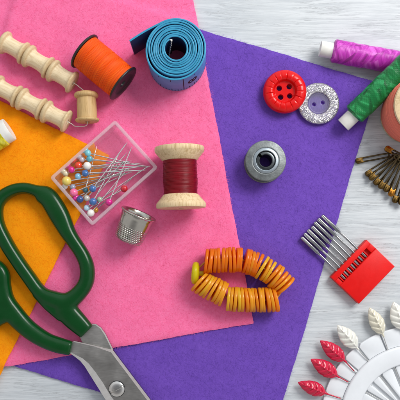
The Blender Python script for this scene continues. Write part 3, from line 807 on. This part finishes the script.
obj('ring',MB().lathe([(.47,hb-.12),(.475,hb+.03),(.50,hb+.045),(.58,hb+.035),(.62,hb+.01),(.625,hb-.05)],64,c),lt,T)
obj('hub',MB().lathe([(.29,0),(.29,hb-.03),(.31,hb-.005),(.40,hb+.0),(.45,hb-.03),(.468,hb-.10)],56,c,a0=math.radians(150),a1=math.radians(150+338)),dk,T)

# ---------------------------------------------------------------- sewing machine needles in a red case
def needle_case():
    e0=W(331.2,277.2,.5); e1=W(367,239.8,.5); e0.z=e1.z=0
    X=(e1-e0).normalized(); Y=Vector((X.y,-X.x,0))      # Y points into the case
    if Y.dot(W(360,303,.5)-e0)<0: Y=-Y
    def Q(s,d,z): q=e0+X*s+Y*d; return Vector((q.x,q.y,z))
    Wd=(e1-e0).length; D=S(38.6,.5); zc=.0
    c=Q(Wd/2,D/2,0)
    T=thing('needle_case',c,'red plastic needle case lying half off the purple felt edge','needle case')
    rp=pmat('red moulded plastic',(.70,.004,.003),.42,0,.07,2,.10,22,spec=.28)
    def blk(s0,s1,d0,d1,z0,z1,b=.025): return MB().prism([Q(s0,d0,0),Q(s1,d0,0),Q(s1,d1,0),Q(s0,d1,0)],z0,z1,b)
    g0,g1=S(5.6,.5),S(12.2,.5)
    body=blk(0,Wd,0,D,.01,.24)
    obj('base',body,rp,T,ang=25)
    fr=blk(0,Wd,0,g0,.241,.47); fr.add(*[(m.v,m.f) for m in [blk(0,S(4.2),g0+.0,g1,.241,.469,.012)]][0]); m2=blk(Wd-S(6.0),Wd,g0,g1,.241,.469,.012); fr.add(m2.v,m2.f)
    obj('front_bar',fr,rp,T,ang=25)
    obj('cover',blk(0,Wd,g1,D,.241,.525,.05),rp,T,ang=25)
    # small ribs in the window between the needles
    rb_=MB()
    sh0,sh1=S(8.6,.4),S(38.6,.4)
    for k in range(8):
        s=sh0+(sh1-sh0)*(k-.5)/6; m3=blk(s-.03,s+.03,g0+.005,g1-.005,.242,.40,.006); rb_.add(m3.v,m3.f)
    obj('rib',rb_,rp,T,ang=25)
    st=pmat('polished needle steel',(.40,.40,.41),.14,1,.1,5,0,40,rvar=.04); 
    nm=['lowest','second lowest','third lowest','middle','third highest','second highest','highest']
    for k in range(7):
        s=sh0+(sh1-sh0)*k/6+random.uniform(-.012,.012); out=-S(49.3+random.uniform(-.7,.7),.4); zc=.355
        base=Q(s,out,zc); ax=(Q(s,1,zc)-Q(s,0,zc)); skew=random.uniform(-.008,.008); ax=(ax+X*skew).normalized()
        Lsh=S(22.5); Lt=-out+.75
        N=thing('machine_needle',Q(s,out,0.0),f'steel machine needle held in the red case, {nm[k]} of the seven','needle','sewing machine needles in the red case')
        # shank: round with one flat, chamfered end; its long groove is a real slot
        def shank(r,h,a):
            g=max(0,1-abs(((a-1.2+PI)%(2*PI))-PI)/.62)
            rr=r*(1-.30*g*g*(3-2*g))
            return rr,h
        mbn=MB().lathe([(.001,0),(.07,0),(.096,.03),(.098,.06),(.098,Lsh-.05),(.085,Lsh),(.06,Lsh+.10),(.062,Lsh+.16)],40,base,ax,fn=lambda r,h,a:shank(r,h,a) if h<Lsh-.02 else (r,h))
        obj('shank',mbn,st,N,ang=30)
        obj('blade',MB().lathe([(.062,Lsh+.155),(.060,Lt-.30),(.054,Lt-.2),(.03,Lt-.08),(.003,Lt)],20,base,ax),st,N)
needle_case()

# ---------------------------------------------------------------- bracelet of orange discs
def bead_strand():
    def plast(name,c):
        t=NT(name); v=tc(t); n=t.noise(v,1.6,3)
        col=t.mix(n.outputs[0],tuple(x*.9 for x in c),tuple(min(1,x*1.1) for x in c))
        p=t.bsdf(col,t.math('MULTIPLY_ADD',n.outputs[0],.15,.12),0,.5,t.bump(t.noise(v,18,2).outputs[0],.04,.02))
        tl=t.n('ShaderNodeBsdfTranslucent'); t.l(col,tl.inputs[0])
        m=t.n('ShaderNodeMixShader'); m.inputs[0].default_value=.50; t.l(p,m.inputs[1]); t.l(tl.outputs[0],m.inputs[2])
        return t.done(m.outputs[0])
    mo=plast('orange bead plastic',(.99,.27,.006)); ma=plast('amber bead plastic',(.98,.47,.025)); mm=plast('tangerine bead plastic',(.98,.36,.014)); my=plast('yellow bead plastic',(.80,.72,.012))
    ml=plast('golden bead plastic',(.96,.60,.030))
    Rb=.615; TT=.150
    # position (px) of each disc's centre, direction of its axis in degrees (px, y up), colour
    seq=[]
    def run(pts,a0,a1,n,ms,dst):
        """n discs evenly along a line, their axes turning from a0 to a1"""
        (x0,y0),(x1,y1)=pts
        for i in range(n):
            f=i/(n-1); dst.append((x0+(x1-x0)*f,y0+(y1-y0)*f,a0+(a1-a0)*f,ms[i%len(ms)]))
    run(((206.0,261.4),(218.6,260.4)),-7,-2,5,(mo,),seq); run(((223.4,260.1),(240.4,259.8)),1,-3,6,(mo,),seq)
    run(((245.8,261.0),(258.2,265.4)),-13,-22,5,(mo,mo,mm),seq); run(((262.2,267.6),(269.6,272.0)),-28,-35,3,(ml,ma),seq)
    run(((273.0,274.2),(276.0,277.0)),-37,-41,2,(mm,ma),seq); run(((279.2,280.2),(284.4,286.2)),-42,-51,3,(mm,ma,mm),seq)
    low=[]
    run(((275.4,299.7),(263.6,299.9)),13,6,4,(mm,ma,mm,ma),low); run(((260.0,300.0),(246.0,300.0)),8,2,5,(ma,mm,ma),low); run(((241.8,299.6),(228.4,299.0)),3,-5,5,(ma,ml,ma),low)
    run(((223.6,294.6),(213.6,289.2)),-20,-28,4,(ma,),low); run(((209.8,287.6),(199.8,282.0)),-32,-42,4,(ma,ml,ma),low)
    c=W(240,280,.3); c.z=.29
    T=thing('bead_strand',c,'strand of orange and amber plastic discs with one yellow bead','bracelet')
    rr=random.Random(3); cpts=[]
    def disc(x,y,an,m,rs=1.0,tk=TT):
        tk*=rr.uniform(.86,1.10)
        z0=topp(x,y); z=z0+Rb*rs+.01; p=W(x,y,z)
        a_=math.radians(an+rr.uniform(-4.5,4.5)); tilt=rr.uniform(-.11,.11); ax=Vector((math.cos(a_),math.sin(a_),tilt)); R_=Rb*rs*rr.uniform(.955,1.03); h=tk/2
        pr=[(.10,-h*.9),(.14,-h),(R_*.96,-h),(R_*.985,-h*.86),(R_,-h*.6),(R_,h*.6),(R_*.985,h*.86),(R_*.96,h),(.14,h),(.10,h*.9),(.10,-h*.9)]
        obj('bead',MB().lathe(pr,44,p,ax),m,T,ang=50); cpts.append(p); return p
    for q in seq: disc(*q)
    for q in low: disc(*q)
    zy=topp(195,273)+.56; y0=W(195.4,273,zy)
    pr=[(.001,-.18),(.40,-.17),(.52,-.12),(.555,-.03),(.555,.03),(.50,.12),(.36,.17),(.13,.19),(.12,.58),(.10,.62),(.001,.63)]
    o=obj('bead',MB().lathe(pr,44,y0,Vector((1,-.08,.04))),my,T,ang=50); o['label']='yellow bead with a short peg'
    n1=len(seq)
    loop=cpts[:n1]+cpts[n1:]+[y0]
    obj('elastic_cord',MB().tube([Vector(p) for p in spline([tuple(p) for p in loop],3,True)],.045,8,closed=True),pmat('amber elastic cord',(.55,.26,.03),.5,0),T)
bead_strand()

# ---------------------------------------------------------------- safety pins
def safety_pin_parts(T,Lp,sp0=.13,brass=None,capm=None):
    r=.043
    # local frame: coil at the origin, cap at +x, wires side by side in y
    pts=[(Lp-.16,-sp0,.0),(Lp*.5,-sp0*1.04,.0),(.16,-sp0*.95,0)]
    n=44
    for k in range(n+1):
        a=-PI/2-2*PI*1.5*k/n*1.0; pts.append((.02+.115*math.cos(a)*1.0,.115*math.sin(a),-.03+.09*k/n))
    pts+=[(.16,sp0*.9,.04),(Lp*.5,sp0*1.0,.02),(Lp-.14,sp0*.72,.0)]
    obj('wire',MB().tube(pts,r,8),brass,T,local=True)
    # folded cap: rounded hood, open at the back, dished cheeks
    vs=[];n=18; mb=MB()
    ol=[]
    for k in range(n+1):
        a=-PI/2+PI*k/n; ol.append((Lp-.12+.12*math.cos(a),.150*math.sin(a)))
    ol=[(Lp-.46,-.125)]+ol+[(Lp-.46,.125),(Lp-.36,.05),(Lp-.36,-.05)]
    mb.prism(ol,-.075,.080,.03)
    mb.prism([(Lp-.26,-.06),(Lp-.02,-.05),(Lp+.01,0),(Lp-.02,.05),(Lp-.26,.06)],.079,.115,.02)
    obj('cap',mb,capm,T,local=True,ang=45)
brass=pmat('aged brass wire',(.105,.075,.038),.38,1,.35,6,.1,40); capm=pmat('golden brass cap',(.115,.068,.020),.40,1,.7,7,.15,20); amber=pmat('amber lacquered cap',(.36,.145,.022),.3,1,.25,6,.1,20)
pins=[((391.5,154.6),(355.6,161.3),.10,'brass safety pin lying apart from the bundle, pointing left',capm),
((396,156),(365.6,175.2),.14,'brass safety pin, first of the fanned bundle on the left',capm),
((396.8,156.6),(369.6,179.4),.30,'brass safety pin, second from the left in the fanned bundle',capm),
((398.4,157.2),(374.4,184.6),.16,'brass safety pin, third from the left in the fanned bundle',capm),
((400.2,158.2),(379.6,188.4),.32,'brass safety pin, fourth from the left in the fanned bundle',capm),
((402,159),(385.0,191.8),.18,'brass safety pin, fifth from the left in the fanned bundle',capm),
((404,160),(390.4,196.4),.34,'brass safety pin, sixth from the left in the fanned bundle',amber),
((406.5,161),(394.4,203.0),.18,'brass safety pin with the lowest cap in the fanned bundle',capm),
((409,162),(401.0,205.0),.34,'brass safety pin at the right edge of the fanned bundle',capm),
((421,168),(385.4,147.2),.40,'brass safety pin with an amber cap, holding the bundle together',amber)]
for (cp,kp,z,lab,cm_) in pins:
    a=W(cp[0],cp[1],z+.08); b=W(kp[0],kp[1],z if 'amber cap' not in lab else .42)
    b.z=b.z if 'apart' in lab else b.z*.75+.04
    T=thing('safety_pin',a,lab,'safety pin','brass safety pins')
    T.rotation_mode='QUATERNION'; T.rotation_quaternion=(b-a).to_track_quat('X','Z')
    safety_pin_parts(T,(b-a).length,.10,brass,cm_)

# ---------------------------------------------------------------- pin wheel with leaf headed pins
def pin_wheel():
    WC=(415,420); z0=.0
    c=W(WC[0],WC[1],.2); c.z=0
    T=thing('pin_holder',c,'round white plastic pin wheel in the lower right corner','pin wheel')
    R=lambda px: S(px,.25)
    wp=M['white_plastic']
    obj('disc',MB().lathe([(.6,.02),(R(92),.02),(R(93.5),.04),(R(93.5),.075),(R(92.5),.09),(.6,.09),(.6,.02)],120,c),wp,T)
    obj('ring',MB().lathe([(R(57.6),.092),(R(57.6),.33),(R(58.2),.375),(R(59.2),.395),(R(73.6),.395),(R(74.8),.375),(R(75.4),.33),(R(75.4),.092)],140,c),wp,T)
    hub=MB().lathe([(.5,.092),(.5,.33),(.56,.36),(R(19),.36),(R(21),.33),(R(21),.092)],60,c); obj('hub',hub,wp,T)
    pang=[16.2,30.0,40.8,52.2,67.8,82.4]                      # degrees above the leftward axis
    step=13.2
    allang=pang+[82.4+step*k for k in range(1,10)]+[16.2-step*k for k in range(1,12)]
    allang=sorted(a_%360 for a_ in allang)
    for i,a_ in enumerate(allang):
        b_=allang[(i+1)%len(allang)]; 
        if b_<a_: b_+=360
        if b_-a_>20: 
            b_=a_+step
        # lobe between two pins, its outer corners rounded; ridge inside the ring likewise
        def sector(r0,r1,g,zt,rise,nm,hollow=False):
            a0=math.radians(a_)+g/r1; a1=math.radians(b_)-g/r1; n=8; ol=[]
            for k in range(n+1):
                f=k/n; rr_=r1-.10*(1-min(1,min(f,1-f)/.10))**2
                an=PI-(a0+(a1-a0)*f); ol.append((c.x+rr_*math.cos(an),c.y+rr_*math.sin(an)))
            b0=math.radians(a_)+min(g/r0,math.radians(b_-a_)*.36); b1=math.radians(b_)-min(g/r0,math.radians(b_-a_)*.36)
            for k in range(n,-1,-1):
                an=PI-(b0+(b1-b0)*k/n); ol.append((c.x+r0*math.cos(an),c.y+r0*math.sin(an)))
            mb=MB().prism(ol,.0915,zt,.035); return mb
        obj('lobe',sector(R(75.6),R(94),.035,.235,0,'lobe'),wp,T,ang=30)
        obj('ridge',sector(R(21.2),R(57.4),.085,.25,0,'ridge'),wp,T,ang=30)
    # pins
    ruby=pmat('ruby pearl plastic',(.56,.003,.040),.18,0,.14,4,.03,30,rvar=.05,spec=.4,Coat_Weight=.25,Coat_Roughness=.1)
    ivory=pmat('ivory pearl plastic',(.72,.71,.64),.22,0,.05,4,.03,30,rvar=.05,Coat_Weight=.6)
    beige=pmat('beige pearl plastic',(.66,.62,.49),.24,0,.08,4,.03,30,rvar=.05,Coat_Weight=.6)
    redpin=pmat('red enamelled wire',(.42,.006,.03),.3,.3,.1,5,0)
    L=[((298,382.3),(325.5,393.2),13.0,ruby,(343,399.2),'ruby leaf headed pin, lowest of the three red leaves'),
       ((310.8,359.2),(337,376.0),14.0,ruby,(350,383),'ruby leaf headed pin, middle of the three red leaves'),
       ((320.2,340.6),(344.4,360.6),13.6,ruby,(356,373),'ruby leaf headed pin, uppermost of the three red leaves'),
       ((337.2,325.4),(356.8,347.6),14.8,ivory,(368,360.5),'ivory leaf headed pin right next to the red leaves'),
       ((369.3,307.6),(382.6,334.0),13.4,beige,(387.5,348.5),'beige leaf headed pin, between the two ivory ones'),
       ((393.4,301.8),(402.6,329.6),15.5,ivory,(405,346),'ivory leaf headed pin cut off by the right edge')]
    for tip,base,wid,m,rp,lab in L:
        zc=.36; a=W(base[0],base[1],zc); b=W(tip[0],tip[1],zc); Lf=(b-a).length; wx=S(wid,zc)/2
        P=thing('leaf_pin',Vector((a.x,a.y,.0)),lab,'pin','leaf headed pins in the white wheel')
        X=(b-a).normalized(); Yv=Vector((-X.y,X.x,0)); n=72; k_=48; vs=[]
        for i in range(n+1):
            u=i/n; w=wx*(math.sin(PI*u**.82)**.80)*(1-.10*u)*1.12+.012; 
            for j in range(k_):
                th=2*PI*j/k_; y=math.cos(th); z=math.sin(th)
                # overlapping leaflets slant forward from a raised midrib
                ph=(u*4.6-.85*abs(y)+ (0.0 if y>0 else .5))%1.0
                leaf=(ph**.8)*(1-ph)**.35*1.45
                t_=.20*(w/wx)*(.62+.62*leaf*(1 if z>0 else .3))
                rib=.035*math.exp(-(y/.10)**2)*(1 if z>0 else 0)
                edge=1+.10*(leaf-.5)*abs(y)**2
                vs.append(a+X*(u*Lf)+Yv*(w*y*edge)+Vector((0,0,(t_*z*(1-.25*abs(y))+rib*(w/wx)))))
        fs=[(i*k_+j,i*k_+(j+1)%k_,(i+1)*k_+(j+1)%k_,(i+1)*k_+j) for i in range(n) for j in range(k_)]
        fs+=[tuple(range(k_-1,-1,-1)),tuple(n*k_+j for j in range(k_))]
        obj('leaf_head',MB().add(vs,fs),m,P,ang=65)
        ring=W(rp[0],rp[1],.30); dirn=(Vector((c.x,c.y,.19))-ring); dirn.z=0; dirn.normalize()
        q=ring+dirn*R(2); q2=ring+dirn*R(52); q.z=.24; q2.z=.19
        wire_m=redpin if m is ruby else M['steel_pin']
        obj('collar',MB().lathe([(.055,-.10),(.06,0),(.045,.12),(.03,.16)],16,a,-X),m,P)
        mid=a.lerp(ring,.85); 
        obj('coated_shaft' if m is ruby else 'shaft',MB().tube([a,a.lerp(mid,.5),mid],.027,8),wire_m,P)
        obj('shaft',MB().tube([mid,q,q.lerp(q2,.5),q2],[.024,.024,.024,.006],8),M['steel_pin'],P)
pin_wheel()

# ---------------------------------------------------------------- scissors
def scissors():
    zh=.80
    green=pmat('dark green handle plastic',(.002,.050,.008),.20,0,.16,2.2,.07,16,spec=.26,rvar=.08)
    t=NT('dark green handle plastic worn'); v=tc(t)
    n=t.noise(v,1.4,4); sc=t.noise(t.mapping(v,(3,30,9),(0,0,.8)),1.3,4,.7); sc2=t.noise(t.mapping(v,(26,3,9),(0,0,.5)),1.3,4,.7)
    scf=t.ramp(t.math('MAXIMUM',sc.outputs[0],sc2.outputs[0]),[(.60,(0,0,0)),(.72,(1,1,1))])
    col=t.mix(n.outputs[0],(.0015,.038,.006),(.0035,.060,.012))
    rg=t.math('ADD',t.math('MULTIPLY_ADD',n.outputs[0],.14,.12),t.math('MULTIPLY',scf,.16))
    green=t.done(t.bsdf(col,rg,0,.28,t.bump(t.math('SUBTRACT',t.noise(v,12,3).outputs[0],t.math('MULTIPLY',scf,.25)),.06,.02)))
    t=NT('brushed blade steel'); v=tc(t); g1=t.noise(t.mapping(v,(2,26,1),(0,0,.93)),1.6,4); g2_=t.noise(v,.9,3); g3=t.noise(t.mapping(v,(1.2,60,1),(0,0,.35)),1.2,3)
    col=t.ramp(t.math('ADD',t.math('MULTIPLY',g1.outputs[0],.35),t.math('MULTIPLY',g2_.outputs[0],.65)),[(.32,(.27,.255,.235)),(.55,(.40,.385,.36)),(.75,(.54,.52,.49))])
    hh=t.math('ADD',g1.outputs[0],t.math('MULTIPLY',g3.outputs[0],.6))
    steel=t.done(t.bsdf(col,t.math('MULTIPLY_ADD',g2_.outputs[0],.2,.26),1,.5,t.bump(hh,.10,.02),Anisotropic=.4))
    c=W(70,320,.3); c.z=.3
    T=thing('scissors',c,'large scissors with dark green handles lying across the felt corner','scissors')
    def P(x,y,z=zh): return W(x,y,z)
    def limb(mb,pts,closed=False,hmul=1.0,z=zh):
        q=spline([(x,y,w,h) for x,y,w,h in pts],5,closed)
        mb.flat_tube([P(a[0],a[1],z) for a in q],[S(a[2],z) for a in q],[a[3]*hmul for a in q],20,closed,.78)
    def handle(mb):
        o=obj('handle',mb,green,T)
        rm=o.modifiers.new('weld','REMESH'); rm.mode='VOXEL'; rm.voxel_size=.04; rm.use_smooth_shade=True
        sm=o.modifiers.new('soften','SMOOTH'); sm.factor=.5; sm.iterations=34
        return o
    h=.80
    A=[(66,302,19,h),(53,299,17,h),(40.5,292.4,14.4,h),(28.5,276.5,14,h),(16.6,259.3,13.8,h),(6.4,243.2,14.4,h),(-2.4,224,14,h),(-3.6,208,13.5,h),(1.6,197.6,13,h),(12.6,190.4,12,h),(25,188.2,11.5,h),(37.0,191.2,12.5,h),(42.5,194.0,19,h),
       (49.6,199.3,20,h*1.05),(59.4,215.4,20.5,h*1.05),(67.4,231.5,16.4,h),(73.2,240.5,14.6,h),(82.4,254.6,14.4,h),(87.2,268,15,h),(86,282.4,15.6,h),(77.6,294.4,16.5,h)]
    mA=MB(); limb(mA,A,True)
    limb(mA,[(60,301,12,h*.6),(64,307,22,h*.95),(70.5,315.5,22.5,h*.9),(79,324,20.5,h*.82),(87,331.8,17.5,h*.72)])
    mA.flat_tube([P(36,293),P(48,306),P(62,318)],[S(9)]*3,[.62]*3,16)
    handle(mA)
    B=[(71.5,348.4,14.6,h*.72),(60,345.6,16.2,h*.85),(48,341.4,16.4,h*.95),(36,334.6,17.6,h),(25,326,18.5,h),(14,314,20,h),(6,300,17,h),(2.5,286,17,h),(1.5,274,16,h),(-6,265.5,15,h),(-22,262,14,h)]
    mB=MB(); limb(mB,B)
    limb(mB,[(-22,262,14,h),(-44,266,14,h),(-64,282,14,h),(-72,304,14,h),(-64,326,14,h),(-44,338,14,h),(-22,332,16,h),(-4,318,19,h),(10,308,20,h)])
    limb(mB,[(0,268,14,h),(2,290,19,h),(2,306,22,h),(12,316,22,h)])
    handle(mB)
    # blades: flat ground steel with chamfered borders
    bev=pmat('pale bevel steel',(.72,.70,.67),.50,.85,.08,4,.1,30); edg=pmat('polished cutting edge',(.44,.40,.385),.50,1,.1,6,.05,40)  # wide chamfer in a paler metal, the other borders darker
    def blade(out,z0,z1,chl,name='blade'):
        """out: (px,py,chamfer px) going round; chamfer in px at each corner"""
        pts=[W(x,y,z1) for x,y,_ in out]; n=len(pts)
        if sum(pts[i-1].x*pts[i].y-pts[i].x*pts[i-1].y for i in range(n))<0: pts=pts[::-1]; out=out[::-1]
        vs=[];ins=[]
        for i in range(n):
            a=(pts[i]-pts[i-1]).normalized(); b=(pts[(i+1)%n]-pts[i]).normalized(); m=Vector((-a.y-b.y,a.x+b.x,0)).normalized()
            cs=max(.5,m.dot(Vector((-a.y,a.x,0)))); ins.append(pts[i]+m*(out[i][2]/20/cs))
        mb=MB(); vs=[Vector((p.x,p.y,z0)) for p in pts]+[Vector((p.x,p.y,z1-.012*min(3.6,out[i][2]))) for i,p in enumerate(pts)]+[Vector((p.x,p.y,z1)) for p in ins]; fs=[]
        for r_ in range(2):
            for k in range(n): fs.append((r_*n+k,r_*n+(k+1)%n,(r_+1)*n+(k+1)%n,(r_+1)*n+k))
        fs.append(tuple(range(n-1,-1,-1))); fs.append(tuple(2*n+k for k in range(n)))
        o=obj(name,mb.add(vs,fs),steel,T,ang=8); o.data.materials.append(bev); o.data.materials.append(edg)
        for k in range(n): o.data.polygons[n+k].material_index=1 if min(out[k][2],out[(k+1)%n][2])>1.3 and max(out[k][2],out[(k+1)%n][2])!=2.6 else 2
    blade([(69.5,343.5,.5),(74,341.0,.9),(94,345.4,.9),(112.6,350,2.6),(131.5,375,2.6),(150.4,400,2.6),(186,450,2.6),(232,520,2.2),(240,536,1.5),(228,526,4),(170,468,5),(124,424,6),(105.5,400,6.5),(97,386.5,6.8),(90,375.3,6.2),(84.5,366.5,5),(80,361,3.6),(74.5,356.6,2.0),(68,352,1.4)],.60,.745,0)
    blade([(77,330,1),(84,326,1),(90,323.6,1),(96,324.2,1),(101,327.6,1.2),(105.5,334,1.2),(113.4,350.2,1.2),(150.8,400,1.2),(232,521,1.2),(239,537,1.2),(224,520,1.2),(120,400,1.2),(92,356,1.2),(82,342,1)],.45,.596,0)
    # screw with a slotted domed head
    s=W(116.8,389,.78); s.z=.742
    R_=.375
    def slot(r,h,a): 
        return r,h
    obj('screw_collar',MB().lathe([(R_+.03,-.06),(R_+.03,.012),(R_-.02,.014)],40,s),pmat('dark screw recess',(.10,.10,.10),.4,1,.2,5,0),T)
    sd=MB(); nr=22; vs=[];n=64
    da=math.radians(28); dx,dy=math.cos(da),math.sin(da)
    rings=[(R_*math.sin(q*PI/2/nr),0) for q in range(nr+1)]
    vs.append((s.x,s.y,s.z+.02))
    G=44
    vs=[];fs=[]
    for i in range(nr+1):
        r=R_*i/nr
        for k in range(n):
            an=2*PI*k/n; x,y=r*math.cos(an),r*math.sin(an); d=abs(-x*dy+y*dx)
            z=.03+.11*math.sqrt(max(0,1-(r/R_*.98)**2)); z=z-(.055 if d<.045 else 0)
            vs.append((s.x+x,s.y+y,s.z+z))
    for i in range(nr):
        for k in range(n): fs.append((i*n+k,(i+1)*n+k,(i+1)*n+(k+1)%n,i*n+(k+1)%n))
    obj('screw',sd.add(vs,fs),pmat('polished screw steel',(.66,.64,.60),.12,1,.1,4,.0),T,ang=40)
scissors()
